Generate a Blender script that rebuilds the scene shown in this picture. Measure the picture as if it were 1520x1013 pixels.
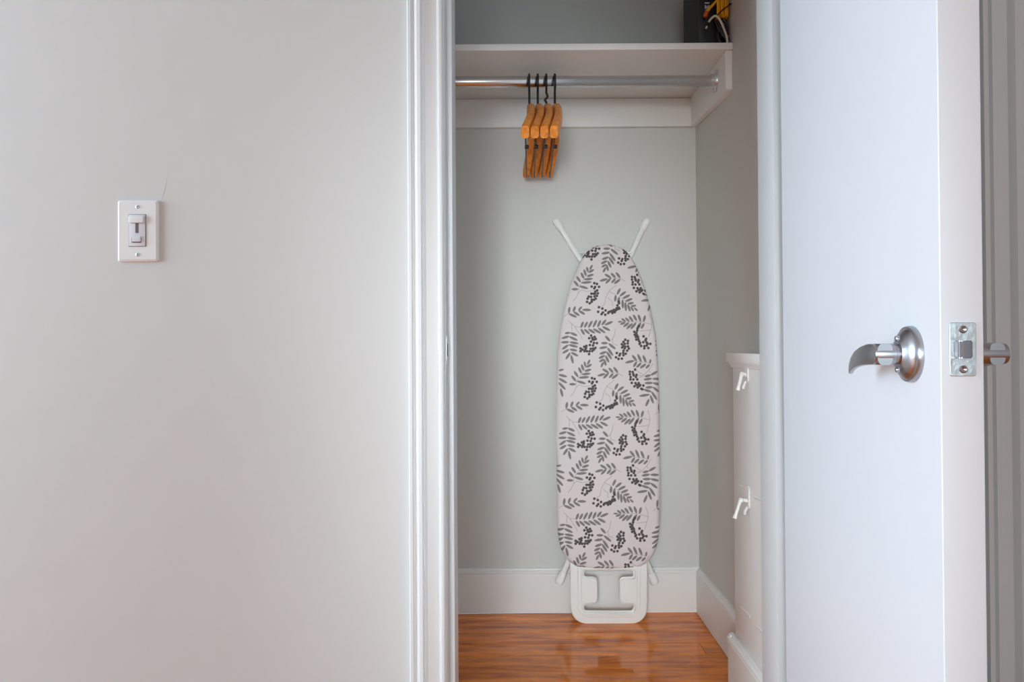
import bpy, bmesh, math, random
import numpy as np
from mathutils import Vector, Matrix
R = math.radians
random.seed(7)
S = bpy.context.scene
for o in list(bpy.data.objects): bpy.data.objects.remove(o)
col = S.collection

# ---------------------------------------------------------------- camera
cd = bpy.data.cameras.new('camera'); cam = bpy.data.objects.new('camera', cd); col.objects.link(cam)
cd.sensor_width = 36; cd.lens = 1040/1520*36; cd.shift_y = 0.00235 * -1; cd.clip_start = .02
cam.matrix_world = Matrix.Translation((0, 0, .88)) @ Matrix.Rotation(R(90.5), 4, 'X') @ Matrix.Rotation(R(-.35), 4, 'Z')
S.camera = cam
# ---------------------------------------------------------------- world and lights
w = bpy.data.worlds.new('world'); S.world = w; w.use_nodes = True
w.node_tree.nodes['Background'].inputs[0].default_value = (.75, .86, 1, 1)
w.node_tree.nodes['Background'].inputs[1].default_value = .6
def area(name, loc, rot, sx, sy, power, color):
    l = bpy.data.lights.new(name, 'AREA'); l.shape = 'RECTANGLE'; l.size = sx; l.size_y = sy
    l.energy = power; l.color = color
    o = bpy.data.objects.new(name, l); col.objects.link(o); o.location = loc; o.rotation_euler = rot
    return o
area('window_daylight', (-3.9, .3, 1.35), (0, R(-90), 0), 1.7, 1.8, 134, (.66, .865, 1.0))
area('rear_window_daylight', (.3, -4.9, 1.2), (R(90), 0, 0), 2.4, 1.7, 46, (.73, .93, 1.0))
for loc_, aim, sp, p in (((-.30, -.9, .95), (.34, 2.1, .20), 32, 1.25), ((-.31, -1.6, .95), (.27, 2.3, 1.06), 25, 1.25)):  # two added fill lamps, unseen, aimed into the closet to brighten it
    q = area('added_closet_fill', loc_, (0, 0, 0), .5, .5, p, (.87, .96, 1.0))
    q.rotation_euler = (Vector(aim)-Vector(loc_)).to_track_quat('-Z', 'Y').to_euler(); q.data.spread = R(sp)
S.view_settings.view_transform = 'Standard'; S.view_settings.look = 'None'
S.view_settings.exposure = 0.06; S.view_settings.gamma = 1; S.view_settings.use_curve_mapping = False

# ---------------------------------------------------------------- materials
def lin(c):
    return tuple(((v/255)/12.92 if v/255 <= .04045 else ((v/255+.055)/1.055)**2.4) for v in c) + (1,)
def mat(name, rgb, rough=.5, metal=0, bump=0, bscale=40, var=0, vscale=3, coat=0, spec=.5, stretch=(1,1,1), bdist=.002):
    m = bpy.data.materials.new(name); m.use_nodes = True
    nt = m.node_tree; b = nt.nodes['Principled BSDF']; L = nt.links
    b.inputs['Roughness'].default_value = rough; b.inputs['Metallic'].default_value = metal
    b.inputs['Coat Weight'].default_value = coat; b.inputs['Specular IOR Level'].default_value = spec
    b.inputs['Base Color'].default_value = lin(rgb)
    tc = nt.nodes.new('ShaderNodeTexCoord'); mp = nt.nodes.new('ShaderNodeMapping')
    mp.inputs['Scale'].default_value = stretch; L.new(tc.outputs['Object'], mp.inputs[0])
    n = nt.nodes.new('ShaderNodeTexNoise'); n.inputs['Scale'].default_value = vscale; n.inputs['Detail'].default_value = 4
    L.new(mp.outputs[0], n.inputs['Vector'])
    r = nt.nodes.new('ShaderNodeMapRange'); r.inputs['To Min'].default_value = 1-var; r.inputs['To Max'].default_value = 1+var
    L.new(n.outputs['Fac'], r.inputs['Value'])
    x = nt.nodes.new('ShaderNodeVectorMath'); x.operation = 'SCALE'; x.inputs[0].default_value = lin(rgb)[:3]
    L.new(r.outputs[0], x.inputs['Scale']); L.new(x.outputs[0], b.inputs['Base Color'])
    if bump:
        n2 = nt.nodes.new('ShaderNodeTexNoise'); n2.inputs['Scale'].default_value = bscale; n2.inputs['Detail'].default_value = 5
        L.new(mp.outputs[0], n2.inputs['Vector'])
        bp = nt.nodes.new('ShaderNodeBump'); bp.inputs['Strength'].default_value = bump; bp.inputs['Distance'].default_value = bdist
        L.new(n2.outputs['Fac'], bp.inputs['Height']); L.new(bp.outputs[0], b.inputs['Normal'])
    return m
def wood(name, dark, light, rough, coat, axis_scale, gscale=9, rnd=.22):
    m = bpy.data.materials.new(name); m.use_nodes = True
    nt = m.node_tree; b = nt.nodes['Principled BSDF']; L = nt.links; N = nt.nodes.new
    tc = N('ShaderNodeTexCoord'); oi = N('ShaderNodeObjectInfo')
    off = N('ShaderNodeVectorMath'); off.operation = 'SCALE'; off.inputs[0].default_value = (7.3, 3.1, 5.7)
    L.new(oi.outputs['Random'], off.inputs['Scale'])
    ad = N('ShaderNodeVectorMath'); L.new(tc.outputs['Object'], ad.inputs[0]); L.new(off.outputs[0], ad.inputs[1])
    mp = N('ShaderNodeMapping'); mp.inputs['Scale'].default_value = axis_scale; L.new(ad.outputs[0], mp.inputs[0])
    n = N('ShaderNodeTexNoise'); n.inputs['Scale'].default_value = gscale; n.inputs['Detail'].default_value = 8; n.inputs['Distortion'].default_value = .7
    n.inputs['Roughness'].default_value = .62
    L.new(mp.outputs[0], n.inputs['Vector'])
    cr = N('ShaderNodeValToRGB'); cr.color_ramp.elements[0].color = lin(dark); cr.color_ramp.elements[1].color = lin(light)
    cr.color_ramp.elements[0].position = .30; cr.color_ramp.elements[1].position = .66
    L.new(n.outputs['Fac'], cr.inputs[0])
    r = N('ShaderNodeMapRange'); r.inputs['To Min'].default_value = 1-rnd; r.inputs['To Max'].default_value = 1+rnd
    L.new(oi.outputs['Random'], r.inputs['Value'])
    x = N('ShaderNodeVectorMath'); x.operation = 'SCALE'; L.new(cr.outputs[0], x.inputs[0]); L.new(r.outputs[0], x.inputs['Scale'])
    L.new(x.outputs[0], b.inputs['Base Color'])
    b.inputs['Roughness'].default_value = rough; b.inputs['Coat Weight'].default_value = coat; b.inputs['Coat Roughness'].default_value = .035; b.inputs['Coat IOR'].default_value = 1.38; b.inputs['Specular IOR Level'].default_value = .12
    bp = N('ShaderNodeBump'); bp.inputs['Strength'].default_value = .12; bp.inputs['Distance'].default_value = .0006
    L.new(n.outputs['Fac'], bp.inputs['Height']); L.new(bp.outputs[0], b.inputs['Normal'])
    return m
WALL = mat('wall_paint', (204,205,204), .62, bump=.25, bscale=9, var=.03, vscale=1.2, bdist=.006)
CWALL = mat('wall_paint_lifted', (216,216,211), .6, bump=.22, bscale=14, var=.03, vscale=2, bdist=.004)  # same paint as the room walls, colour lifted to brighten the dim closet
TRIM = mat('white_trim_paint', (216,219,220), .5, bump=.15, bscale=20, var=.015, bdist=.002, stretch=(1,1,.15))
CTRIM = mat('closet_trim_paint', (241,240,237), .4, bump=.25, bscale=24, var=.02, bdist=.0025)
DOOR = mat('white_door_paint', (226,229,235), .42, bump=.2, bscale=12, var=.015, bdist=.002, stretch=(1,1,.2))
CEIL = mat('ceiling_paint', (226,226,224), .8, var=.01)
METAL = mat('satin_nickel', (176,178,184), .3, 1, var=.08, vscale=30)
STEEL = mat('rod_steel', (205,206,208), .24, 1, var=.10, vscale=14, stretch=(.3,1,1))
ZINC = mat('zinc_plate', (205,212,216), .32, 1, bump=.3, bscale=120, var=.12, vscale=70)
PLASTIC = mat('white_plastic', (228,230,231), .35, var=.01)
IVORY = mat('dimmer_plastic', (215,216,222), .4, var=.01)
SLOT = mat('dark_slot', (95,95,98), .6)
ENAMEL = mat('white_enamel', (246,246,242), .28, var=.01)
CAP = mat('white_foot_plastic', (250,250,246), .4, var=.01)
BLACKWIRE = mat('black_wire', (22,22,24), .4, var=.05)
BLACKBOX = mat('black_box_card', (16,17,22), .35, var=.2, vscale=18)
GREYSIDE = mat('charcoal_box_side', (58,58,57), .6, var=.12, vscale=25)
PRINT = mat('pale_print', (186,196,214), .5, var=.2, vscale=200)
YELLOW = mat('yellow_cord', (243,170,20), .4, var=.08, vscale=60)
ORANGE = mat('red_orange_tip', (205,84,20), .45, var=.1, vscale=60)
WHITECORD = mat('white_cord', (214,204,192), .45, var=.04, vscale=60)
HWOOD = wood('hanger_wood', (216,116,36), (252,164,74), .38, .3, (14, 1.6, 14), 6, .07)
PLANKW = wood('floor_wood', (172,72,0), (255,146,20), .42, 1.0, (1.5, 11, 6), 3.4, .13)
SUBF = mat('subfloor', (60,30,14), .8, var=.1)

# ---------------------------------------------------------------- helpers
def setp(o, label=None, cat=None, group=None, kind=None):
    if label: o['label'] = label
    if cat: o['category'] = cat
    if group: o['group'] = group
    if kind: o['kind'] = kind
    return o
def obj(name, bm, m, parent=None, smooth=True, angle=35):
    me = bpy.data.meshes.new(name)
    if isinstance(bm, bmesh.types.BMesh):
        bmesh.ops.recalc_face_normals(bm, faces=bm.faces[:]); bm.to_mesh(me); bm.free()
    else: me = bm
    me.materials.clear(); me.materials.append(m)
    if smooth:
        me.polygons.foreach_set('use_smooth', [True]*len(me.polygons))
        try: me.set_sharp_from_angle(angle=R(angle))
        except Exception: pass
    o = bpy.data.objects.new(name, me); col.objects.link(o)
    if parent: o.parent = parent
    return o
def empty(name, loc, rot=(0,0,0)):
    o = bpy.data.objects.new(name, None); col.objects.link(o); o.location = loc; o.rotation_euler = rot
    o.empty_display_size = .05
    return o
def box(bm, a, b, bev=0, seg=2):
    r = bmesh.ops.create_cube(bm, size=1); vs = r['verts']
    for v in vs:
        v.co = Vector([(a[i]+b[i])/2 + v.co[i]*(b[i]-a[i]) for i in range(3)])
    if bev:
        es = list({e for v in vs for e in v.link_edges})
        bmesh.ops.bevel(bm, geom=es, offset=bev, segments=seg, affect='EDGES', profile=.6)
    return bm
def B(a, b, bev=0, seg=2): return box(bmesh.new(), a, b, bev, seg)
def prism(bm, prof, f, t0, t1):
    """closed profile [(a,b)] swept; f(a,b,t)->xyz"""
    A = [bm.verts.new(f(a, b, t0)) for a, b in prof]; C = [bm.verts.new(f(a, b, t1)) for a, b in prof]
    n = len(prof)
    for i in range(n): bm.faces.new((A[i], A[(i+1) % n], C[(i+1) % n], C[i]))
    bm.faces.new(A); bm.faces.new(C[::-1]); return bm
def smoothpath(pts, n=6):
    P = [Vector(p) for p in pts]; out = []
    for i in range(len(P)-1):
        p0 = P[max(i-1, 0)]; p1 = P[i]; p2 = P[i+1]; p3 = P[min(i+2, len(P)-1)]
        for k in range(n):
            t = k/n
            out.append(.5*((2*p1)+(p2-p0)*t+(2*p0-5*p1+4*p2-p3)*t*t+(3*p1-p0-3*p2+p3)*t**3))
    out.append(P[-1]); return out
def tube(bm, pts, r, seg=12, closed=False):
    P = [Vector(p) for p in pts]; n = len(P); rs = r if isinstance(r, (list, tuple)) else [r]*n
    t = (P[1]-P[0]).normalized(); a = Vector((0, 0, 1)) if abs(t.z) < .9 else Vector((1, 0, 0))
    u = t.cross(a).normalized(); rings = []
    for i in range(n):
        if closed: tt = (P[(i+1) % n]-P[i-1]).normalized()
        else: tt = (P[min(i+1, n-1)]-P[max(i-1, 0)]).normalized()
        u = (u-tt*u.dot(tt)).normalized(); v = tt.cross(u)
        rings.append([bm.verts.new(P[i]+(u*math.cos(2*math.pi*k/seg)+v*math.sin(2*math.pi*k/seg))*rs[i]) for k in range(seg)])
    for i in range(n if closed else n-1):
        A, C = rings[i], rings[(i+1) % n]
        for k in range(seg): bm.faces.new((A[k], A[(k+1) % seg], C[(k+1) % seg], C[k]))
    if not closed: bm.faces.new(rings[0]); bm.faces.new(rings[-1][::-1])
    return bm
def T(pts, r, seg=12, closed=False): return tube(bmesh.new(), pts, r, seg, closed)
def lathe(bm, prof, M, seg=40):
    """prof [(r,h)] around local z of matrix M"""
    rings = []
    for r, h in prof:
        if r < 1e-6: rings.append([bm.verts.new(M @ Vector((0, 0, h)))])
        else: rings.append([bm.verts.new(M @ Vector((r*math.cos(2*math.pi*k/seg), r*math.sin(2*math.pi*k/seg), h))) for k in range(seg)])
    for A, C in zip(rings, rings[1:]):
        for k in range(seg):
            q = (k+1) % seg
            if len(A) == 1 and len(C) == 1: continue
            if len(A) == 1: bm.faces.new((A[0], C[k], C[q]))
            elif len(C) == 1: bm.faces.new((A[k], A[q], C[0]))
            else: bm.faces.new((A[k], A[q], C[q], C[k]))
    for X in (rings[0], rings[-1]):
        if len(X) > 1: bm.faces.new(X)
    return bm
def frame(o, z, x=None):
    z = Vector(z).normalized(); x = Vector(x) if x else (Vector((0, 0, 1)) if abs(z.z) < .9 else Vector((1, 0, 0)))
    x = (x-z*x.dot(z)).normalized(); y = z.cross(x)
    return Matrix.Translation(o) @ Matrix((x, y, z)).transposed().to_4x4()
def rrect(x0, y0, x1, y1, r, n=8):
    out = []
    for cx, cy, a in ((x1-r, y1-r, 0), (x0+r, y1-r, 90), (x0+r, y0+r, 180), (x1-r, y0+r, 270)):
        for k in range(n+1):
            q = R(a+90*k/n); out.append((cx+r*math.cos(q), cy+r*math.sin(q)))
    return out
def roundpoly(pts, r, n=5):
    out = []; m = len(pts)
    for i in range(m):
        p = Vector(pts[i]); a = (Vector(pts[i-1])-p).normalized(); b = (Vector(pts[(i+1) % m])-p).normalized()
        rr = r[i] if isinstance(r, (list, tuple)) else r
        A = p+a*rr; C = p+b*rr
        for k in range(n+1):
            t = k/n; out.append(tuple(A*(1-t)**2+p*2*t*(1-t)+C*t*t))
    return out
def plate(loops, depth, bev, tf):
    """2D loops (outer + holes) -> thick bevelled plate mesh; tf maps local xyz"""
    cu = bpy.data.curves.new('plate_curve', 'CURVE'); cu.dimensions = '2D'; cu.fill_mode = 'BOTH'
    cu.extrude = depth/2-bev; cu.bevel_depth = bev; cu.bevel_resolution = 2
    for lp in loops:
        s = cu.splines.new('POLY'); s.points.add(len(lp)-1)
        for p, q in zip(s.points, lp): p.co = (q[0], q[1], 0, 1)
        s.use_cyclic_u = True
    o = bpy.data.objects.new('plate_curve', cu); col.objects.link(o)
    bpy.context.view_layer.update()
    me = bpy.data.meshes.new_from_object(o.evaluated_get(bpy.context.evaluated_depsgraph_get()))
    bpy.data.objects.remove(o); me.transform(tf); return me

# ---------------------------------------------------------------- the room shell
YW = 1.405; YC = 1.54; YB = 2.311; XR = .611; XL = -.27; ZC = 2.45
def struct(name, bm, m, parent=None, **k):
    o = obj(name, bm, m, parent, **k)
    if not parent: o['kind'] = 'structure'
    return o
LX, RYY = -4.0, -5.0
bm = bmesh.new()
for a, b in (((LX, YW, 0), (-.151, YC, ZC)), ((.606, YW, 0), (1.048, YC, ZC)), ((1.79, YW, 0), (2.4, YC, ZC)),
             ((-.151, YW, 2.05), (.606, YC, ZC)), ((1.048, YW, 2.05), (1.79, YC, ZC))): box(bm, a, b)
struct('wall_front', bm, WALL)
struct('wall_right', B((2.4, RYY-.1, 0), (2.5, YC, ZC)), WALL)
bm = bmesh.new()
for a, b in (((LX-.1, RYY-.1, 0), (LX, -.65, ZC)), ((LX-.1, 1.25, 0), (LX, YC, ZC)), ((LX-.1, -.65, 0), (LX, 1.25, .4)), ((LX-.1, -.65, 2.3), (LX, 1.25, ZC))): box(bm, a, b)
struct('wall_left', bm, WALL)
bm = bmesh.new()
for a, b in (((LX, RYY-.1, 0), (-1.0, RYY, ZC)), ((1.6, RYY-.1, 0), (2.4, RYY, ZC)), ((-1.0, RYY-.1, 0), (1.6, RYY, .3)), ((-1.0, RYY-.1, 2.1), (1.6, RYY, ZC))): box(bm, a, b)
struct('wall_rear', bm, WALL)
struct('ceiling', B((LX-.1, RYY-.1, ZC), (2.5, YB+.1, ZC+.1)), CEIL)
struct('wall_closet_back', B((XL-.1, YB, 0), (XR+.1, YB+.1, ZC)), CWALL)
struct('wall_closet_right', B((XR, YC, 0), (XR+.1, YB, ZC)), CWALL)
struct('wall_closet_left', B((XL-.1, YC, 0), (XL, YB, ZC)), CWALL)
# windows off frame: frames and bars
for n, (c, u, hw) in enumerate((((LX-.05, .3, 1.35), (0, 1, 0), .95), ((.3, RYY-.05, 1.2), (1, 0, 0), 1.3)), 1):
    zt, zb = ((2.3, .4) if n == 1 else (2.1, .3))
    r = empty('window_%d' % n, (c[0], c[1], zb)); r['kind'] = 'structure'
    def wb(u0, u1, z0, z1):
        if n == 1: return B((-.03, u0, z0-zb), (.03, u1, z1-zb), .004)
        return B((u0, -.03, z0-zb), (u1, .03, z1-zb), .004)
    for k, q in (('window_frame', (-hw, -hw+.05, zb, zt)), ('window_frame', (hw-.05, hw, zb, zt)), ('window_frame', (-hw+.05, hw-.05, zb, zb+.05)),
                 ('window_frame', (-hw+.05, hw-.05, zt-.05, zt)), ('glazing_bar', (-hw+.05, hw-.05, (zb+zt)/2-.02, (zb+zt)/2+.02))):
        obj(k, wb(*q), TRIM, r)

# floor: sub floor slab with narrow boards running side to side
fl = struct('floor', B((LX-.1, RYY-.1, -.10), (2.5, YB, -.02)), SUBF)
pitch = .0785; y = YB-.0005-.008; row = 0
rows = []
while y > 1.405-.01:
    rows.append((y-pitch, y)); y -= pitch
y1 = rows[-1][0]
x_room = False
def plank(x0, x1, ya, yb, z=0.0):
    me_key = round(x1-x0, 3)
    bmx = B((-(x1-x0)/2+.0003, -(yb-ya)/2+.0006, -.0195), ((x1-x0)/2-.0003, (yb-ya)/2-.0006, 0), .0011, 1)
    o = obj('plank', bmx, PLANKW, fl, smooth=False); o.location = ((x0+x1)/2, (ya+yb)/2, z)
    return o
joints = [(), (), (), (.545,), (), (), (-.20,), (), (.02,), (.36,), (-.05,), (.2,)]
for i, (a, b) in enumerate(rows):
    if b > YC: xa, xb = XL, XR
    else: xa, xb = -.133, .588
    js = [j for j in joints[i % len(joints)] if xa+.05 < j < xb-.05]; e = [xa]+js+[xb]
    for p, q in zip(e, e[1:]): plank(p, q, a, b, random.uniform(-.0004, .0002))
yy = y1
while yy > -1.2:                                   # the room's own boards in front of the closet
    e = [-1.6+random.uniform(-.3, .3)]
    while e[-1] < 1.7: e.append(e[-1]+random.uniform(.9, 1.4))
    for p, q in zip(e, e[1:]): plank(p, q, yy-pitch, yy)
    yy -= pitch
o = obj('rear_boards', B((LX, RYY, -.0195), (2.4, yy, 0)), PLANKW, fl)
for a, b, c, d in ((LX, y1-1e-3, -2.0, yy), (2.0, y1-1e-3, 2.4, yy)): obj('rear_boards', B((a, d, -.0195), (c, b, -.003)), PLANKW, fl)

# ---------------------------------------------------------------- door casing, jambs, stops
CP = [(0,0),(0,.018),(.0022,.0205),(.0075,.0205),(.0095,.0165),(.0125,.016),(.0155,.019),(.020,.0222),(.0265,.0225),(.029,.018),
      (.0312,.0195),(.0335,.017),(.0355,.0125),(.0575,.0125),(.0595,.0165),(.0635,.019),(.0675,.0185),(.0704,.0145),(.0704,0)]
bm = bmesh.new(); prism(bm, [(-.2054+a, YW-b) for a, b in CP], lambda a, b, t: (a, b, t), 0, 2.12)
struct('trim_1', bm, TRIM, angle=20)
bm = bmesh.new(); prism(bm, [(.664-a, YW-b) for a, b in CP], lambda a, b, t: (a, b, t), 0, 2.12)
struct('trim_2', bm, TRIM, angle=20)
bm = bmesh.new(); prism(bm, [(2.121+.0704-a, YW-b) for a, b in CP], lambda a, b, t: (t, b, a), -.2054, .664)
struct('trim_3', bm, TRIM, angle=20)
bm = bmesh.new()
box(bm, (-.151, YW-.001, 0), (-.133, YC+.001, 2.03), .0012); box(bm, (.588, YW-.001, 0), (.606, YC+.001, 2.03), .0012); box(bm, (-.151, YW-.001, 2.03), (.606, YC+.001, 2.05))
j = struct('door_frame_1', bm, TRIM); j.name = 'trim_4'
st = bmesh.new()
box(st, (-.133, 1.449, 0), (-.1215, YC, 2.03), .0015); 
st = obj('door_stop', st, TRIM, j)
st = obj('door_stop', B((.5435, 1.449, 0), (.588, YC, 2.03), .0015), TRIM, j)
sp = obj('strike_plate', B((-.1332, 1.412, .842), (-.1315, 1.440, .898), .0006), ZINC, j)
obj('strike_hole', B((-.1318, 1.418, .857), (-.1312, 1.434, .883)), SLOT, sp)
# next doorway's casing, right of the door
DP = [(.945,0),(.945,.011),(.954,.012),(.957,.019),(.965,.0195),(.968,.0125),(.972,.0105),(.992,.0105),(.9955,.008),(.999,.0145),(1.003,.019),(1.009,.019),(1.0125,.012),(1.016,.010),(1.028,.010),(1.03,0)]
bm = bmesh.new(); prism(bm, [(a, YW-b) for a, b in DP], lambda a, b, t: (a, b, t), 0, 2.12)
prism(bm, [(1.808+1.03-a, YW-b) for a, b in DP], lambda a, b, t: (a, b, t), 0, 2.12)
struct('trim_5', bm, TRIM, angle=20)
d2 = struct('door_2', B((1.05, 1.42, .008), (1.788, 1.464, 2.03), .002), DOOR)
bm = bmesh.new(); lathe(bm, [(0,0),(.03,0),(.032,.004),(.012,.012),(.012,.035),(.026,.045),(.026,.062),(.0,.07)], frame((1.72, 1.42, .9), (0, -1, 0)), 24)
obj('door_knob', bm, METAL, d2)

# ---------------------------------------------------------------- baseboards and the boxed ledge in the closet
BP = [(0,0),(.014,0),(.014,.1225),(.0125,.124),(.0125,.1265),(.015,.1295),(.015,.133),(.0125,.136),(.009,.138),(.0085,.1415),(.006,.1445),(0,.1445)]
bm = bmesh.new(); prism(bm, BP, lambda a, b, t: (t, YB-a, b+.002), XL, XR); struct('baseboard_back', bm, CTRIM, angle=20)
bm = bmesh.new(); prism(bm, BP, lambda a, b, t: (XR-a, t, b+.002), 1.79, YB-.0155); struct('baseboard_right', bm, CTRIM, angle=20)
bm = bmesh.new(); prism(bm, BP, lambda a, b, t: (XL+a, t, b+.002), YC, YB-.0155); struct('baseboard_left', bm, CTRIM, angle=20)
bm = bmesh.new(); prism(bm, BP, lambda a, b, t: (t, YW-a, b+.002), LX, -.2056); struct('baseboard_front', bm, TRIM, angle=20)
lg = struct('trim_6', B((.5589, YC, 0), (XR, 1.776, .834), .002), CTRIM)
obj('ledge_cap', B((.5455, YC, .8335), (XR, 1.789, .8565), .002), CTRIM, lg)
bm = bmesh.new(); prism(bm, [(0,0),(.009,0),(.0088,-.003),(.0065,-.0055),(.004,-.009),(.0035,-.013),(0,-.0145)], lambda a, b, t: (.5589-a, t, .8335+b), YC, 1.784)
obj('cap_moulding', bm, CTRIM, lg)
bm = bmesh.new(); prism(bm, BP, lambda a, b, t: (.5585-a, t, b), YC, 1.79)
obj('ledge_baseboard', bm, CTRIM, lg, angle=20)
obj('ledge_baseboard', B((.545, 1.776, 0), (XR, 1.789, .143), .002), CTRIM, lg)
for a, b, z in ((1.668, 1.736, .532), (1.572, 1.626, .527), (1.662, 1.728, .233), (1.572, 1.618, .231)):
    bm = bmesh.new(); prism(bm, [(0,-.004),(.0016,-.002),(.0022,.0015),(0,.004)], lambda p, q, t: (.5590-p, t, z+q+(.004*(t-a)/(b-a))*(-1)), a, b)
    obj('paint_ridge', bm, CTRIM, lg)

# ---------------------------------------------------------------- the open door
dv = Vector((-.122, -.9925, 0)).normalized()          # hinge -> free edge
nv = Vector((dv.y*-1, dv.x, 0)); nv = Vector((.9925, -.122, 0))   # out of the room-side face (to the right)
DL, DT = .6505, .044
hinge = Vector((.464, .759, 0)) - dv*DL
dr = empty('door_1', (hinge.x, hinge.y, .008)); dr['kind'] = 'structure'
DM = Matrix((dv, nv, Vector((0,0,1)))).transposed().to_4x4()  # local: x along, y thickness, z up
dr.matrix_world = Matrix.Translation((hinge.x, hinge.y, .008)) @ DM
def rel(o):  # child built in door-local space
    o.parent = dr; return o
flip = DM.to_3x3().determinant() < 0
obj('door_slab', B((0, 0, 0), (DL, DT, 2.02), .0022, 3), DOOR, dr)
HZ = .866-.008
def lever(side, k):
    """side -1: closet face (left), +1 other face"""
    y0 = 0 if side < 0 else DT
    root = empty('lever_handle', (DL-.0704, y0, HZ)); root.parent = dr
    bm = bmesh.new()
    lathe(bm, [(0,0),(.0335,0),(.0335,.004),(.0325,.0065),(.0300,.0072),(.0285,.0095),(.022,.0135),(.0165,.0155),(.0155,.0165),(.0,.0165)], frame((0,0,0), (0, side, 0)), 48)
    obj('rose', bm, METAL, root)
    bm = bmesh.new()
    lathe(bm, [(.0118,.012),(.0118,.020),(.0128,.021),(.0128,.0415*k),(.0118,.0445*k),(0,.0445*k)], frame((0,0,0), (0, side, 0)), 32)
    obj('neck', bm, METAL, root)
    # blade: swept rounded section towards the hinge, drooping to a narrow tip
    bm = bmesh.new(); rings = []
    path = [(.012, .034, 0, .0128, .0085), (.0, .039, 0, .0128, .0075), (-.015, .0425, -.0005, .0128, .0055), (-.032, .0445, -.003, .0118, .0048), (-.050, .0445, -.007, .0105, .0044),
            (-.068, .0425, -.0125, .0088, .004), (-.085, .039, -.0185, .0068, .0036), (-.096, .036, -.023, .0045, .003)]
    for x, yy_, z, hz, hy in path:
        ring = []
        for q in range(16):
            a = 2*math.pi*q/16; ca, sa = math.cos(a), math.sin(a)
            ex = lambda v: math.copysign(abs(v)**.6, v)
            ring.append(bm.verts.new((x, side*(yy_*k + ex(ca)*hy), z+ex(sa)*hz)))
        rings.append(ring)
    for A, C in zip(rings, rings[1:]):
        for q in range(16): bm.faces.new((A[q], A[(q+1) % 16], C[(q+1) % 16], C[q]))
    bm.faces.new(rings[0]); bm.faces.new(rings[-1][::-1])
    obj('lever', bm, METAL, root)
    for s in (1, -1):
        bm = bmesh.new(); lathe(bm, [(0,.0135),(.0032,.0135),(.0032,.0175),(.0025,.0182),(0,.0184)], frame((0,0,0), (0, side, 0)) @ Matrix.Translation((s*.0185, 0, 0)), 14)
        obj('screw', bm, METAL, root)
lever(-1, 1.0); lever(1, 1.3)
me = plate([rrect(-.0128, -.0285, .0128, .0285, .002)], .0024, .0006, frame((DL+.0006, DT/2, HZ+.006), (1, 0, 0), (0, 1, 0)))
lp = obj('latch_plate', me, ZINC, dr)
bm = bmesh.new(); prism(bm, [(-.009, 0), (.009, 0), (.009, .003), (.0, .0105), (-.006, .0115), (-.009, .0095)], lambda a, b, t: (DL+.001+b, DT/2+a, HZ+.006+t), -.0095, .0095)
bmesh.ops.bevel(bm, geom=bm.edges[:], offset=.0012, segments=2, affect='EDGES')
obj('latch_bolt', bm, METAL, lp)
for s in (1, -1):
    bm = bmesh.new(); lathe(bm, [(0,.0),(.0042,.0),(.0042,.0016),(.003,.0024),(.0012,.0016),(0,.0012)], frame((DL+.0012, DT/2, HZ+.006+s*.0215), (1, 0, 0)), 16)
    obj('screw', bm, METAL, lp)
for z in (.22, 1.0, 1.78):
    bm = bmesh.new(); lathe(bm, [(0,-.045),(.006,-.045),(.006,.045),(0,.045)], frame((-.006, DT+.004, z), (0,0,1)), 16); obj('hinge', bm, METAL, dr)

# ---------------------------------------------------------------- closet shelf, rod
sh = empty('closet_shelf', (.17, YB, 1.69))
setp(sh, 'white painted closet shelf on wall cleats above the metal rod', 'shelf')
def SB(name, a, b, bev, m=CTRIM):
    o = obj(name, B([a[i]-(.17, YB, 1.69)[i] for i in range(3)], [b[i]-(.17, YB, 1.69)[i] for i in range(3)], bev), m, sh); return o
SB('shelf_board', (XL, 1.914, 1.6875), (XR, YB, 1.7055), .002)
SB('back_cleat', (XL, YB-.019, 1.594), (XR, YB, 1.687), .0015)
for x0, x1 in ((XR-.019, XR), (XL, XL+.019)):
    bm = bmesh.new(); prism(bm, [(1.921, 1.687), (YB-.019, 1.687), (YB-.019, 1.594), (1.948, 1.572), (1.921, 1.580)], lambda a, b, t: (t-.17, a-YB, b-1.69), x0, x1)
    bmesh.ops.bevel(bm, geom=bm.edges[:], offset=.0012, segments=2, affect='EDGES')
    obj('side_cleat', bm, CTRIM, sh)
RY, RZ = 2.008, 1.6355
rd = empty('closet_rod', (.17, RY, RZ)); setp(rd, 'shiny metal closet rod spanning the closet under the shelf', 'closet rod')
bm = bmesh.new(); lathe(bm, [(0, XL+.022-.17), (.0165, XL+.022-.17), (.0165, .17-.17), (.0158, .171-.17), (.0158, .588-.17), (0, .588-.17)], frame((0,0,0), (1,0,0)), 40); obj('rod_tube', bm, STEEL, rd)
for x, s in ((XR-.019, -1), (XL+.019, 1)):
    me = plate([roundpoly([(-.03,-.012),(-.012,-.020),(.012,-.020),(.03,-.012),(.03,.012),(.012,.020),(-.012,.020),(-.03,.012)], .008)], .003, .0008, frame((x+s*.0015-.17, 0, 0), (s, 0, 0), (0, -.35, 1)))
    f = obj('rod_flange', me, ZINC, rd)
    bm = bmesh.new(); lathe(bm, [(.0168,.0),(.0215,.0),(.0205,.004),(.019,.006),(.019,.015),(.0168,.015)], frame((x+s*.003-.17, 0, 0), (s, 0, 0)), 36); obj('collar', bm, ZINC, f)
    for q in (1, -1):
        bm = bmesh.new(); lathe(bm, [(0,0),(.0045,0),(.0042,.002),(.002,.003),(0,.003)], frame(Vector((x+s*.003-.17, 0, 0))+Vector((0, -.35, 1)).normalized()*.0245*q, (s, 0, 0)), 16); obj('screw', bm, STEEL, f)

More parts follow.
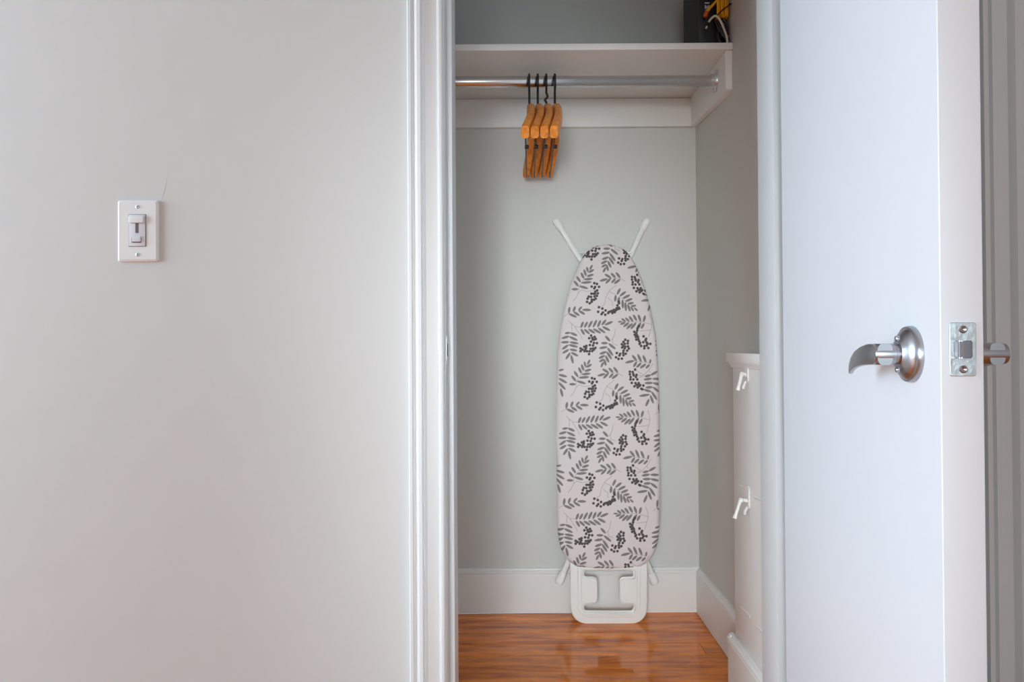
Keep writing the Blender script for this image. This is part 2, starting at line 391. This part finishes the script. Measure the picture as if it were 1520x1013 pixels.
# ---------------------------------------------------------------- wooden hangers
def make_hanger(bent=False):
    root = empty('wooden_hanger', (0, 0, 0))
    bm = bmesh.new(); rings = []; N = 40
    for i in range(N+1):
        t = -1+2*i/N; a = abs(t)
        top = -.128*a**1.25; h = .052-.014*a; zc = top-h/2
        if a > .96: h *= .86
        x = .003+.0055*math.sin(math.pi*a)-.0145*a*a; th = .0110+.0002*a
        yy_ = .214*t; ring = []
        for q in range(16):
            an = 2*math.pi*q/16; ca, sa = math.cos(an), math.sin(an); ex = lambda v: math.copysign(abs(v)**.55, v)
            k = 1 if a < .97 else .93
            ring.append(bm.verts.new((x+ex(ca)*th*k, yy_, zc+ex(sa)*h/2)))
        rings.append(ring)
    for A, C in zip(rings, rings[1:]):
        for q in range(16): bm.faces.new((A[q], A[(q+1) % 16], C[(q+1) % 16], C[q]))
    bm.faces.new(rings[0]); bm.faces.new(rings[-1][::-1])
    obj('hanger_body', bm, HWOOD, root)
    r = .024; zc = RZ-.0042-1.573
    pts = [(0, 0, -.01), (0, 0, .004), (0 if not bent else -.004, 0, .010), (0 if not bent else .0035, 0, .020), (0, 0, zc-r-.003)]
    arc = [(0, -r*math.sin(R(a))*1.0, zc-r*math.cos(R(a))) for a in range(12, 271, 14)]
    obj('hook', T(smoothpath(pts+arc, 4), .0033, 12), BLACKWIRE, root)
    cl = obj('trouser_bar', T([(-.010, -.196, -.150), (-.010, -.196, -.170), (-.010, .190, -.166), (-.010, .190, -.150)], .0021, 10), BLACKWIRE, root)
    bm = bmesh.new(); lathe(bm, [(0,-.005),(.005,-.005),(.0055,0),(.005,.005),(0,.005)], frame((-.0075, -.168, -.172), (1, .15, 0)), 14)
    obj('bar_knob', bm, BLACKWIRE, cl)
    return root
H0 = make_hanger(); H1 = make_hanger(True)
def dup(root):
    r = root.copy(); col.objects.link(r)
    for ch in root.children:
        c = ch.copy(); col.objects.link(c); c.parent = r
        for g in ch.children:
            d = g.copy(); col.objects.link(d); d.parent = c
    return r
hl = ['wooden hanger with black hook on the rod, leftmost of the row and twisted outward',
      'wooden hanger with black hook, second from the left on the rod',
      'wooden hanger whose black hook has a kinked neck, third from the left on the rod',
      'wooden hanger with black hook, rightmost of the row on the rod']
for i, (src, x, yaw, dz) in enumerate(((H0, .0540, 1.5, 0), (None, .0784, 1.4, .0), (H1, .1028, 1.4, 0), (None, .1274, 1.3, .0))):
    o = src or dup(H0)
    o.location = (x, RY, 1.573+dz); o.rotation_euler = (0, 0, R(-yaw)); setp(o, hl[i], 'hanger', 'wooden hangers on the closet rod')

# ---------------------------------------------------------------- coat hooks on the ledge
def coat_hook(y, z, reach, drop, label):
    r = empty('coat_hook', (.5589, y, z)); setp(r, label, 'coat hook', 'white painted coat hooks on the low boxed ledge')
    me = plate([roundpoly([(-.011,-.030),(-.004,-.036),(.004,-.036),(.011,-.030),(.011,.012),(.004,.017),(-.004,.017),(-.011,.012)], .004)], .004, .001, frame((-.002, 0, 0), (-1, 0, 0), (0, 1, 0)))
    obj('hook_plate', me, CTRIM, r)
    P = smoothpath([(0, 0, 0), (-reach*.45, -.004, .004), (-reach*.62, -.010, -.002), (-reach*.78, -.014, -drop*.45), (-reach, -.018, -drop)], 6); n = len(P)
    obj('prong', T(P, [.0050-.0012*min(1, k/(n*.5)) + (.0010 if k > n-4 else 0) for k in range(n)], 12), CAP, r)
    P = smoothpath([(0, 0, -.012), (-.006, 0, -.018), (-.010, 0, -.027), (-.0095, 0, -.031)], 4)
    obj('prong', T(P, .0036, 10), CTRIM, r)
    bm = bmesh.new(); bmesh.ops.create_uvsphere(bm, u_segments=14, v_segments=8, radius=.0058, matrix=Matrix.Translation((-reach*.5, -.005, .004))); obj('knob', bm, CAP, r)
    return r
coat_hook(1.665, .803, .030, .034, 'upper white painted coat hook just under the cap of the low boxed ledge')
coat_hook(1.665, .505, .040, .036, 'lower white painted coat hook halfway down the low boxed ledge')

# ---------------------------------------------------------------- light switch
sw = empty('light_switch', (-.7468, YW, 1.1125)); setp(sw, 'white dimmer slide switch on the grey wall left of the closet', 'switch')
fm = frame((0, -.0030, 0), (0, -1, 0), (1, 0, 0))
bm = bmesh.new(); A = rrect(-.0405, -.0612, .0405, .0612, .003, 4); C = rrect(-.0368, -.0575, .0368, .0575, .002, 4)
def fp(p, z): return (p[0], -z, p[1])
ra = [bm.verts.new(fp(p, 0)) for p in A]; rb = [bm.verts.new(fp(p, .0045)) for p in A]; rc = [bm.verts.new(fp(p, .0075)) for p in C]
n = len(A)
for P, Q in ((ra, rb), (rb, rc)):
    for k in range(n): bm.faces.new((P[k], P[(k+1) % n], Q[(k+1) % n], Q[k]))
bm.faces.new(rc); bm.faces.new(ra)
obj('wall_plate', bm, PLASTIC, sw, angle=12)
obj('plate_recess', B((-.0172, -.0082, -.0320), (.0172, -.0060, .0328)), SLOT, sw)
db = obj('dimmer_body', B((-.0163, -.0095, -.0312), (.0163, -.006, .0320), .0008), IVORY, sw)
obj('slider_track', B((-.0030, -.0100, -.0050), (.0030, -.0092, .0190)), SLOT, db)
bm = B((-.0150, -.0140, .0145), (.0150, -.0090, .0290), .003, 3); obj('slider', bm, PLASTIC, sw)
rs_ = obj('rocker_recess', B((-.0105, -.0100, -.0245), (.0085, -.0094, -.0125), .0002), SLOT, sw)
obj('rocker_button', B((-.0085, -.0130, -.0228), (.0085, -.0094, -.0122), .0015, 3), IVORY, rs_)
for z in (.0478, -.0478):
    bm = bmesh.new(); lathe(bm, [(0,.0072),(.0038,.0072),(.0036,.0085),(.002,.0093),(0,.0095)], frame((0,0,z), (0,-1,0)), 16)
    s_ = obj('plate_screw', bm, ZINC, sw); obj('screw_slot', B((-.0032, -.0099, z-.0005), (.0032, -.0092, z+.0005)), SLOT, s_)

# ---------------------------------------------------------------- ironing board
ib = empty('ironing_board', (.2995, 2.216, .001), (R(-1.9), R(.36), 0))
setp(ib, 'folded ironing board with grey leaf and berry print cover leaning on the closet wall', 'ironing board')
PX = 467.
# cover outline (height px, half width px)
OL = [(846,1),(845.6,22),(844.6,34),(842,46),(838,53.5),(832,60),(825,65.5),(815,70.5),(800,73.8),(780,75.6),(740,76.3),(650,76.6),(600,76.4),(560,75.7),(530,74.3),(500,72),(480,68.8),(460,65),(440,59.8),(420,53.6),
      (400,45.6),(390,40.8),(380,34.8),(374,29.5),(369,23),(366,16.5),(364,9.5),(363.2,1)]
oy = np.array([p[0] for p in OL]); ow = np.array([p[1] for p in OL])
vz = (846-oy)/PX+.167                                 # height in board space
# --- print raster, cover flat pattern in tenths of photo pixels across the cloth
res = 5.0                                             # cells per unit
W_, Y0_, Y1_ = 170, 350, 860
DK = np.zeros((int((Y1_-Y0_)*res), int(W_*res)), np.float32)
GX, GY = 818., Y0_
def stamp(fn, x0, x1, y0, y1, val):
    a = max(int((x0-GX)*res), 0); b = min(int((x1-GX)*res)+1, DK.shape[1]); c = max(int((y0-GY)*res), 0); d = min(int((y1-GY)*res)+1, DK.shape[0])
    if a >= b or c >= d: return
    xs = (np.arange(a, b)+.5)/res+GX; ys = (np.arange(c, d)+.5)/res+GY
    X, Y = np.meshgrid(xs, ys); v = fn(X, Y)
    DK[c:d, a:b] = np.maximum(DK[c:d, a:b], v*val)
def leaf(x0, y0, x1, y1, w=1.95, val=.80):
    L = math.hypot(x1-x0, y1-y0); ux, uy = (x1-x0)/L, (y1-y0)/L; w = min(w, L*.155+.45)
    def fn(X, Y):
        t = ((X-x0)*ux+(Y-y0)*uy)/L; s = np.abs(-(X-x0)*uy+(Y-y0)*ux)
        ww = w*np.sqrt(np.clip(1-(2*np.clip(t, 0, 1)-1)**2, 0, 1))
        body = np.clip((ww-s)*2.2+.35, 0, 1)*((t > 0) & (t < 1))
        return body*(1-.18*np.clip(1-s*4, 0, 1))
    stamp(fn, min(x0, x1)-2, max(x0, x1)+2, min(y0, y1)-2, max(y0, y1)+2, val)
def stem(x0, y0, x1, y1):
    L = max(math.hypot(x1-x0, y1-y0), .01)
    def fn(X, Y):
        t = np.clip(((X-x0)*(x1-x0)+(Y-y0)*(y1-y0))/L/L, 0, 1); s = np.hypot(X-x0-t*(x1-x0), Y-y0-t*(y1-y0))
        return np.clip((.38-s)*3+.4, 0, 1)
    stamp(fn, min(x0, x1)-1, max(x0, x1)+1, min(y0, y1)-1, max(y0, y1)+1, .5)
def berry(x, y, r=2.2): stamp(lambda X, Y: np.clip((r-np.hypot(X-x, Y-y))*2.5, 0, 1), x-3, x+3, y-3, y+3, 1.0)
K = 12.66
CR = {'A': (820, 600), 'B': (900, 600), 'C': (820, 670), 'D': (900, 670)}
LV = {'A': [(262,-10,245,118),(370,-20,330,88),(495,-12,425,62),(500,48,665,52),(245,122,398,187),(335,85,450,158),(430,62,552,135),
  (925,335,1078,270),(868,340,950,235),(880,365,1028,440),(790,378,848,245),(800,390,938,487),(705,382,775,238),(705,405,853,492),(615,390,690,255),(615,412,745,492),(540,385,602,275),(535,412,642,507),(475,390,522,272),(475,408,545,522),
  (172,495,278,480),(275,480,408,538),(112,590,255,550),(255,555,415,628),(102,665,255,658),(265,658,432,688),(122,798,242,710),(245,710,422,752),(127,870,252,798),(265,795,408,822),(192,982,277,858),(290,853,427,922),(290,900,330,1065),
  (935,542,1028,642),(857,678,985,678),(995,682,1133,792),(820,775,977,750),(975,762,1083,918),(828,885,962,838),(960,838,1057,982),(812,967,930,910),(940,912,1003,1043),(820,1032,915,978),(915,981,947,1105),(900,1036,853,1133)],
 'B': [(160,275,240,275),(225,213,308,272),(202,325,302,288),(298,198,378,270),(262,372,372,290),(368,168,447,272),(322,412,437,303),(448,138,517,258),(402,412,507,288),(543,138,592,272),(518,402,597,288),(675,153,643,277),(598,407,657,303),
  (930,540,1030,520),(868,637,1040,600),(868,710,1050,700),(878,837,1010,745),(878,917,1020,825),(948,1012,1030,890),(985,20,975,160),(975,165,1015,215)],
 'C': [(155,285,60,310),(217,425,60,385),(217,543,60,455),(190,668,60,530),(137,802,95,640),
  (648,103,598,197),(540,138,567,243),(577,250,680,190),(488,188,527,312),(543,322,673,285),(433,248,487,362),(490,380,658,365),(348,318,427,432),(438,445,635,428),(300,403,387,512),(400,505,568,553),(257,565,382,565),
  (880,278,1003,350),(1003,352,898,457),(788,410,938,368),(998,258,1088,347),(1088,362,1008,447),(1093,243,1173,352),(1178,375,1058,462)],
 'D': [(298,162,472,122),(428,18,517,127),(453,242,517,140),(533,-2,602,147),(508,252,603,163),(633,18,692,157),(578,263,692,183),(777,93,763,182),(683,268,762,193),
  (665,422,780,393),(778,395,913,322),(645,480,800,458),(808,463,975,467),(662,545,818,540),(815,540,975,577),(680,627,818,620),(815,618,943,713),(640,662,792,708),(790,700,897,860),(558,788,758,758),(768,768,827,927),(747,838,683,980),
  (162,548,103,667),(78,672,65,802),(272,608,153,697),(142,710,122,835),(348,673,208,742),(205,760,213,932),(392,743,257,797),(258,808,272,982),(418,820,303,842),(303,850,352,987),(467,870,363,890),(363,898,417,982),(425,915,492,977)]}
ST = {'A': [(240,120,160,172),(245,258,360,365),(360,365,470,375),(303,318,303,445),(360,365,420,460),(420,460,470,530),(470,530,500,600),(1125,412,1108,520),(1108,520,1075,600),(1075,600,1035,635),(1075,600,1080,690),(1080,690,1165,720)],
 'B': [(235,275,660,275),(660,290,800,330),(760,145,792,230),(792,230,805,330),(805,330,780,430),(780,430,740,560),(780,430,580,450),(905,222,975,160)],
 'C': [(395,510,390,620),(390,620,350,710),(350,710,285,790),(400,620,440,575),(440,575,540,610),(540,610,680,590),(620,170,400,505),(1003,350,1180,362),(1180,362,1265,412),(1105,485,970,590),(970,590,905,720),(905,720,880,850),(880,850,810,905),(970,610,1085,665),(940,730,1030,800),(1030,800,1030,880)],
 'D': [(470,125,770,170),(825,170,740,300),(740,300,650,395),(740,300,770,350),(490,300,650,395),(540,400,650,410),(560,440,640,410),(145,700,430,915)]}
BE = {'A': [(668,535),(735,560),(632,585),(690,580),(700,612),(757,600),(665,650),(722,675),(778,678),(645,715),(705,722),(580,730),(540,748),(575,770),(470,778),(505,800),(470,830),(545,830),(592,832),(660,785),(705,780),(750,768),(640,832),(690,828),(722,800),(630,885),(725,612),(560,800),
   (800,85),(815,0),(880,25),(865,130),(890,100),(940,60),(935,142),(990,110),(1002,90),(1032,80),(1070,110),(1060,72),(1100,50),(1130,62),(1150,20),(1190,10),(1085,85),(1160,40)],
 'B': [(300,615),(350,635),(265,655),(345,682),(235,700),(290,692),(240,760),(288,775),(350,740),(367,780),(262,730),(267,820),(335,820),(260,862),(308,878),(265,905),(300,745),(140,865),(203,880),(190,912),(125,945),(172,975),(235,970),
   (550,370),(530,402),(525,440),(470,465),(510,487),(478,520),(522,532),(500,562),(540,560),(510,612),(545,600),(560,637),(580,672),(570,692),(600,732),(645,550),(692,595),(682,625),(640,660),(702,665),(722,690),(660,735),(702,725),(660,775),(735,770),(772,692),(560,350)],
 'C': [(685,450),(735,465),(635,515),(700,522),(685,550),(775,520),(740,587),(705,610),(630,650),(670,650),(752,642),(735,690),(580,705),(625,712),(560,745),(550,805),(600,832),(637,802),(640,765),(712,745),(680,765),(690,702),(700,652)],
 'D': [(485,290),(385,330),(437,335),(385,380),(450,375),(400,430),(457,400),(510,390),(500,430),(395,475),(450,475),(525,475),(420,540),(490,545),(550,545),(510,578),(470,605),(530,625),(560,600),(580,582),(600,650),(640,590),(545,572),(620,660),
   (140,830),(110,872),(145,935),(100,925),(80,960),(42,960),(60,1000),(135,800)]}
for k in range(-2, 3):
    ox, oy_ = -3.2*k, 141.6*k
    for s, items in LV.items():
        for a, b, c, d in items: leaf(CR[s][0]+a/K+ox, CR[s][1]+b/K+oy_, CR[s][0]+c/K+ox, CR[s][1]+d/K+oy_)
    for s, items in ST.items():
        for a, b, c, d in items: stem(CR[s][0]+a/K+ox, CR[s][1]+b/K+oy_, CR[s][0]+c/K+ox, CR[s][1]+d/K+oy_)
    for s, items in BE.items():
        for a, b in items: berry(CR[s][0]+a/K+ox, CR[s][1]+b/K+oy_)
# --- cover mesh
NV, NU = 800, 250
tt = np.linspace(0, 1, NV); zt_, zb_ = vz[-1], vz[0]
zz = zb_ + (zt_-zb_)*(.5-.5*np.cos(np.pi*tt))*.25 + (zt_-zb_)*tt*.75
hw = np.interp(zz, vz, ow)/PX
ss = np.linspace(-1, 1, NU); ss = np.sign(ss)*(1-(1-np.abs(ss))**1.12)
X = hw[:, None]*ss[None, :]; Z = np.repeat(zz[:, None], NU, 1)
# distance to outline (sampled)
ol = np.array([(h, z) for h, z in zip(np.interp(np.linspace(zb_, zt_, 400), vz, ow)/PX, np.linspace(zb_, zt_, 400))]); ol = np.vstack([ol, [[0, zb_], [0, zt_]]])
lo = np.interp(np.linspace(0, len(OL)-1, 700), np.arange(len(OL)), ow)/PX; lz = np.interp(np.linspace(0, len(OL)-1, 700), np.arange(len(OL)), vz)
D = np.full(X.shape, 9., np.float64); AX = np.abs(X)
for a, b in zip(lo, lz): D = np.minimum(D, (AX-a)**2+(Z-b)**2)
D = np.sqrt(D); Rr = .016; q = np.clip(D/Rr, 0, 1)
rngp = np.random.RandomState(3)
Hh = .013*np.sqrt(1-(1-q)**2)+.0010*np.sin(Z*19+X*9)*q+.0006*np.sin(X*60+Z*5)*q
px = 903-(846-(846-(Z-.167)*PX))*3.2/483 + X*PX; py = 846-(Z-.167)*PX
i0 = np.clip(((px-GX)*res-.5), 0, DK.shape[1]-2); j0 = np.clip(((py-GY)*res-.5), 0, DK.shape[0]-2)
ii = i0.astype(int); jj = j0.astype(int); fi = i0-ii; fj = j0-jj
dk = DK[jj, ii]*(1-fi)*(1-fj)+DK[jj, ii+1]*fi*(1-fj)+DK[jj+1, ii]*(1-fi)*fj+DK[jj+1, ii+1]*fi*fj
# pad one ring (skirt turned in behind)
def pad(M): return np.pad(M, 1, mode='edge')
Xp, Zp, Hp, Kp = pad(X), pad(Z), pad(Hh), pad(dk)
m = np.zeros(Xp.shape, bool); m[0] = m[-1] = True; m[:, 0] = m[:, -1] = True
Hp[m] = -.010; Xp[m] *= .97
co = np.stack([Xp, -Hp, Zp], -1).reshape(-1, 3)
nr, nc = Xp.shape; idx = np.arange(nr*nc).reshape(nr, nc)
F = np.stack([idx[:-1, :-1], idx[:-1, 1:], idx[1:, 1:], idx[1:, :-1]], -1).reshape(-1, 4)
me = bpy.data.meshes.new('board_cover'); me.vertices.add(len(co)); me.vertices.foreach_set('co', co.ravel())
me.loops.add(F.size); me.loops.foreach_set('vertex_index', F.ravel().astype(np.int32))
me.polygons.add(len(F)); me.polygons.foreach_set('loop_start', (np.arange(len(F))*4).astype(np.int32))
try: me.polygons.foreach_set('loop_total', np.full(len(F), 4, np.int32))
except Exception: pass
me.update(calc_edges=True); me.validate()
at = me.color_attributes.new('print', 'FLOAT_COLOR', 'POINT')
c4 = np.ones((len(co), 4), np.float32); c4[:, :3] = Kp.reshape(-1, 1); at.data.foreach_set('color', c4.ravel())
COVER = mat('printed_cotton', (228,219,219), .85, bump=.25, bscale=350, bdist=.0006)
nt = COVER.node_tree; an = nt.nodes.new('ShaderNodeAttribute'); an.attribute_name = 'print'
mx = nt.nodes.new('ShaderNodeMix'); mx.data_type = 'RGBA'; mx.inputs[6].default_value = lin((228,219,219)); mx.inputs[7].default_value = lin((84,78,80))
nt.links.new(an.outputs['Fac'], mx.inputs[0]); nt.links.new(mx.outputs[2], nt.nodes['Principled BSDF'].inputs['Base Color'])
me.polygons.foreach_set('use_smooth', [True]*len(me.polygons))
cv = obj('board_cover', me, COVER, ib, smooth=False)
me.polygons.foreach_set('use_smooth', [True]*len(me.polygons))
# metal deck behind the cover
lp_ = [(h/PX*.975, (z-.6)*.992+.6) for h, z in zip(ow, vz)]; lp_ = lp_ + [(-a, b) for a, b in lp_[::-1]]
me = plate([lp_], .010, .002, frame((0, .0065, 0), (0, -1, 0), (1, 0, 0)))
obj('board_deck', me, ENAMEL, ib)
# iron rest
outer = roundpoly([(-.1200, .215), (-.1165, .0), (.1185, .0), (.1200, .215)], [.01, .055, .055, .01], 10)
def cut(g): return roundpoly([(-.080-g, .166+g), (-.080-g, .1415-g), (-.0375-g*.2, .1415-g), (-.0375-g*.2, .0620+g), (-.080-g, .0600+g), (-.080-g, .0355-g), (.080+g, .0355-g), (.080+g, .0600+g), (.0355+g*.2, .0620+g), (.0355+g*.2, .1415-g), (.080+g, .1415-g), (.080+g, .166+g)],
    [.010, .010, .014, .014, .012, .012, .012, .012, .014, .014, .010, .010], 6)
fr = frame((0, .002, 0), (0, -1, 0), (1, 0, 0))
rest = obj('iron_rest', plate([outer, cut(0)], .010, .003, fr), ENAMEL, ib)
in2 = roundpoly([(-.0965, .210), (-.0945, .0215), (.0965, .0215), (.0985, .210)], [.01, .036, .036, .01], 10)
obj('raised_rim', plate([in2, cut(.0035)], .005, .0024, frame((0, -.0045, 0), (0, -1, 0), (1, 0, 0))), ENAMEL, rest)
in3 = roundpoly([(-.0870, .205), (-.0855, .0285), (.0875, .0285), (.0890, .205)], [.01, .030, .030, .01], 10)
obj('raised_rim', plate([in3, cut(.0045)], .004, .0018, frame((0, -.0075, 0), (0, -1, 0), (1, 0, 0))), ENAMEL, rest)
# legs: upper frame and lower frame, feet splayed out
def P3(x, z, y): return (x, y, z)
def foot(parent, a, b):
    a = Vector(a); b = Vector(b); d = (a-b).normalized(); M_ = frame(a-d*.028, d)
    bm = bmesh.new(); lathe(bm, [(0,0),(.0118,0),(.0122,.004),(.0138,.024),(.0138,.034),(.011,.039),(0,.040)], M_, 24); obj('foot_cap', bm, CAP, parent)
def uleg(name, ends, mid, ylev, bar=None):
    bm = bmesh.new()
    for s, (ex_, ez), (mx_, mz), (bx, bz) in zip((-1, 1), ends, mid[0], mid[1]):
        e = Vector(P3(ex_, ez, ylev+.010)); m_ = Vector(P3(mx_, mz, ylev)); b_ = Vector(P3(bx, bz, ylev))
        u_ = m_+(e-m_).normalized()*.03; v_ = m_+(b_-m_).normalized()*.03
        tube(bm, [e, u_]+[u_*(1-t)**2+m_*2*t*(1-t)+v_*t*t for t in (.2, .4, .6, .8)]+[v_, b_], .0098, 14)
    (ax, az), (cx, cz) = mid[1]
    tube(bm, [P3(ax, az, ylev), P3(cx, cz, ylev)], .0098, 14)
    o = obj(name, bm, ENAMEL, ib)
    for (ex_, ez), (mx_, mz) in zip(ends, mid[0]): foot(o, P3(ex_, ez, ylev+.010), P3((ex_+mx_)/2, (ez+mz)/2, ylev+.006))
    if bar: obj('cross_wire', T([P3(*bar[0], ylev-.004), P3(*bar[1], ylev-.004)], .0032, 8), ENAMEL, o)
def loc(px_, py_): return ((px_-903+(846-py_)*3.2/483)/PX, (846-py_)/PX+.167)
uleg('upper_leg', (loc(826.5, 325), loc(962.5, 325)), ((loc(868, 393), loc(931, 393)), (loc(884, 600), loc(920, 600))), .036, (loc(858, 373), loc(940, 373)))
uleg('lower_leg', (loc(832.5, 869), loc(974.5, 869)), ((loc(854, 820), loc(954, 820)), (loc(876, 620), loc(929, 620))), .036)

# ---------------------------------------------------------------- things on the shelf
ZS = 1.7055
bx = empty('storage_box', (.556, 2.03, ZS)); setp(bx, 'tall dark box with small pale printing at the right end of the shelf', 'box')
obj('box_body', B((-.029, -.085, 0), (.029, .085, .26), .001), BLACKBOX, bx)
obj('box_side', B((-.0302, -.0845, .001), (-.0285, .0845, .258), .0004), GREYSIDE, bx)
def mark(x0, x1, z0, z1): obj('printed_mark', B((x0, -.0856, z0), (x1, -.0848, z1)), PRINT, bx)
for k in range(4): mark(-.020+.0045*k, -.0170+.0045*k, .009, .0115+.0006*(k % 2))
for k in range(3): mark(-.013+.0045*k, -.0095+.0045*k, .108, .118-.002*(k % 2))
mark(-.013, .000, .1225, .126); mark(-.012, -.002, .103, .1048)
def sp_(pts): return smoothpath(pts, 6)
yq = 1.928
def cx(px_, py_, dy=0):   # position on the shelf front plane, metres
    return ((px_-1035)/538+.5141+.0, yq+dy, ZS+(61.5-py_)/538)
# black cord bundle standing against the wall
bm = bmesh.new(); rnd = random.Random(4)
for k in range(6):
    pts = []
    for a in range(0, 360, 20):
        q = R(a); rx = .0125+.0014*math.sin(k*2.1); rz = .034+.003*math.cos(k*1.7)
        pts.append((.5905+rx*math.cos(q)+.0015*math.sin(3*q+k), yq+.010+.0065*k+.002*math.sin(q), ZS+.0405+rz*math.sin(q)))
    mnz = min(p[2] for p in pts); pts = [(p[0], p[1], p[2]-mnz+ZS+.0035) for p in pts]
    tube(bm, pts, .0034, 8, True)
for k in range(3): tube(bm, smoothpath([cx(1064+k*3, 24, .006), cx(1070+k*3, 40, .004), cx(1079+k*2, 52, .004), cx(1083-k, 58, .012)], 5), .0026, 8)
setp(obj('black_cord', bm, BLACKWIRE), 'coil of black cord on the shelf against the right wall', 'cord')
# yellow cord hank
yc = empty('cord_hank', (.588, yq+.02, ZS+.075)); setp(yc, 'hank of yellow cord tied with a black strap on top of the black coil', 'cord')
o0 = Vector((.588, yq+.02, ZS+.075)); bm = bmesh.new()
for k in range(6):
    x = .5735+.0056*k; yo = yq+.004*(k % 2)
    zb2 = ZS+.0805+.001*(k % 3)
    P = [(x, yo, zb2+.105), (x, yo-.001, zb2+.05), (x+.0005, yo, zb2+.008), (x+.001, yo+.009, zb2), (x+.001, yo+.022, zb2+.004), (x, yo+.026, zb2+.05), (x, yo+.024, zb2+.105), (x, yo+.012, zb2+.115)]
    tube(bm, [Vector(p)-o0 for p in smoothpath(P, 5)]+[], .0029, 10)
obj('cord_strands', bm, YELLOW, yc)
bm = bmesh.new(); tube(bm, [Vector(p)-o0 for p in sp_([cx(1065, 19, -.004), cx(1075, 10, -.0065), cx(1089, 0, -.004), (.6075, yq+.02, ZS+.118), cx(1088, 2, .034), cx(1066, 16, .034), cx(1064, 18, .012), cx(1065, 19, -.004)])], .0017, 8)
obj('tie_strap', bm, BLACKWIRE, yc)
# yellow handled tool with red orange tip, leaning on the box front
yt = empty('tipped_lead', cx(1049, 20)); setp(yt, 'yellow lead with red orange tip slanting across the front of the dark box', 'cord')
o0 = Vector(cx(1049, 20)); 
obj('lead', T([Vector(p)-o0 for p in sp_([cx(1050, 14, .0), cx(1054, 8, 0), cx(1060, 2, 0), cx(1066, -5, .0), cx(1071, -12, .004)])], [.0055-.00015*k for k in range(25)], 12), YELLOW, yt)
obj('tip', T([Vector(p)-o0 for p in (cx(1048.5, 20, .0), cx(1049, 17, 0), cx(1051, 12, 0))], [.0050, .0062, .0058], 12), ORANGE, yt)
# white cable arching over, its plug end hanging in front of the box
wc = empty('white_cable', cx(1080.8, 61)); setp(wc, 'short white cable arching down to the shelf in front of the black cord', 'cable')
o0 = Vector(cx(1080.8, 61))
obj('cord', T([Vector(p)-o0 for p in sp_([cx(1053.5, 28), cx(1057, 23), cx(1062, 19.5, -.003), cx(1066, 21, -.004), cx(1071, 28, -.004), cx(1076, 40, -.004), cx(1079.5, 50, -.003), cx(1080.5, 57, -.002), cx(1080.8, 60.2, .0)])], .0031, 12), WHITECORD, wc)
obj('cord_sleeve', T([Vector(p)-o0 for p in (cx(1053.9, 27.4), cx(1052.3, 30.5), cx(1051, 33))], .0026, 10), BLACKWIRE, wc)
bm = bmesh.new(); lathe(bm, [(0,0),(.0028,0),(.0028,.006),(.0018,.0072),(0,.0078)], frame(Vector(cx(1049.7, 37))-o0, (.35, 0, 1)), 14); obj('plug', bm, WHITECORD, wc)
# dried paint run on the wall above the switch
wf = bpy.data.objects['wall_front']
obj('paint_run', T(smoothpath([(-.690, YW+.0002, 1.226), (-.694, YW+.0001, 1.205), (-.699, YW+.0001, 1.186), (-.7035, YW+.0002, 1.176)], 5), [.0002+.0003*math.sin(math.pi*k/15) for k in range(16)], 8), WALL, wf)
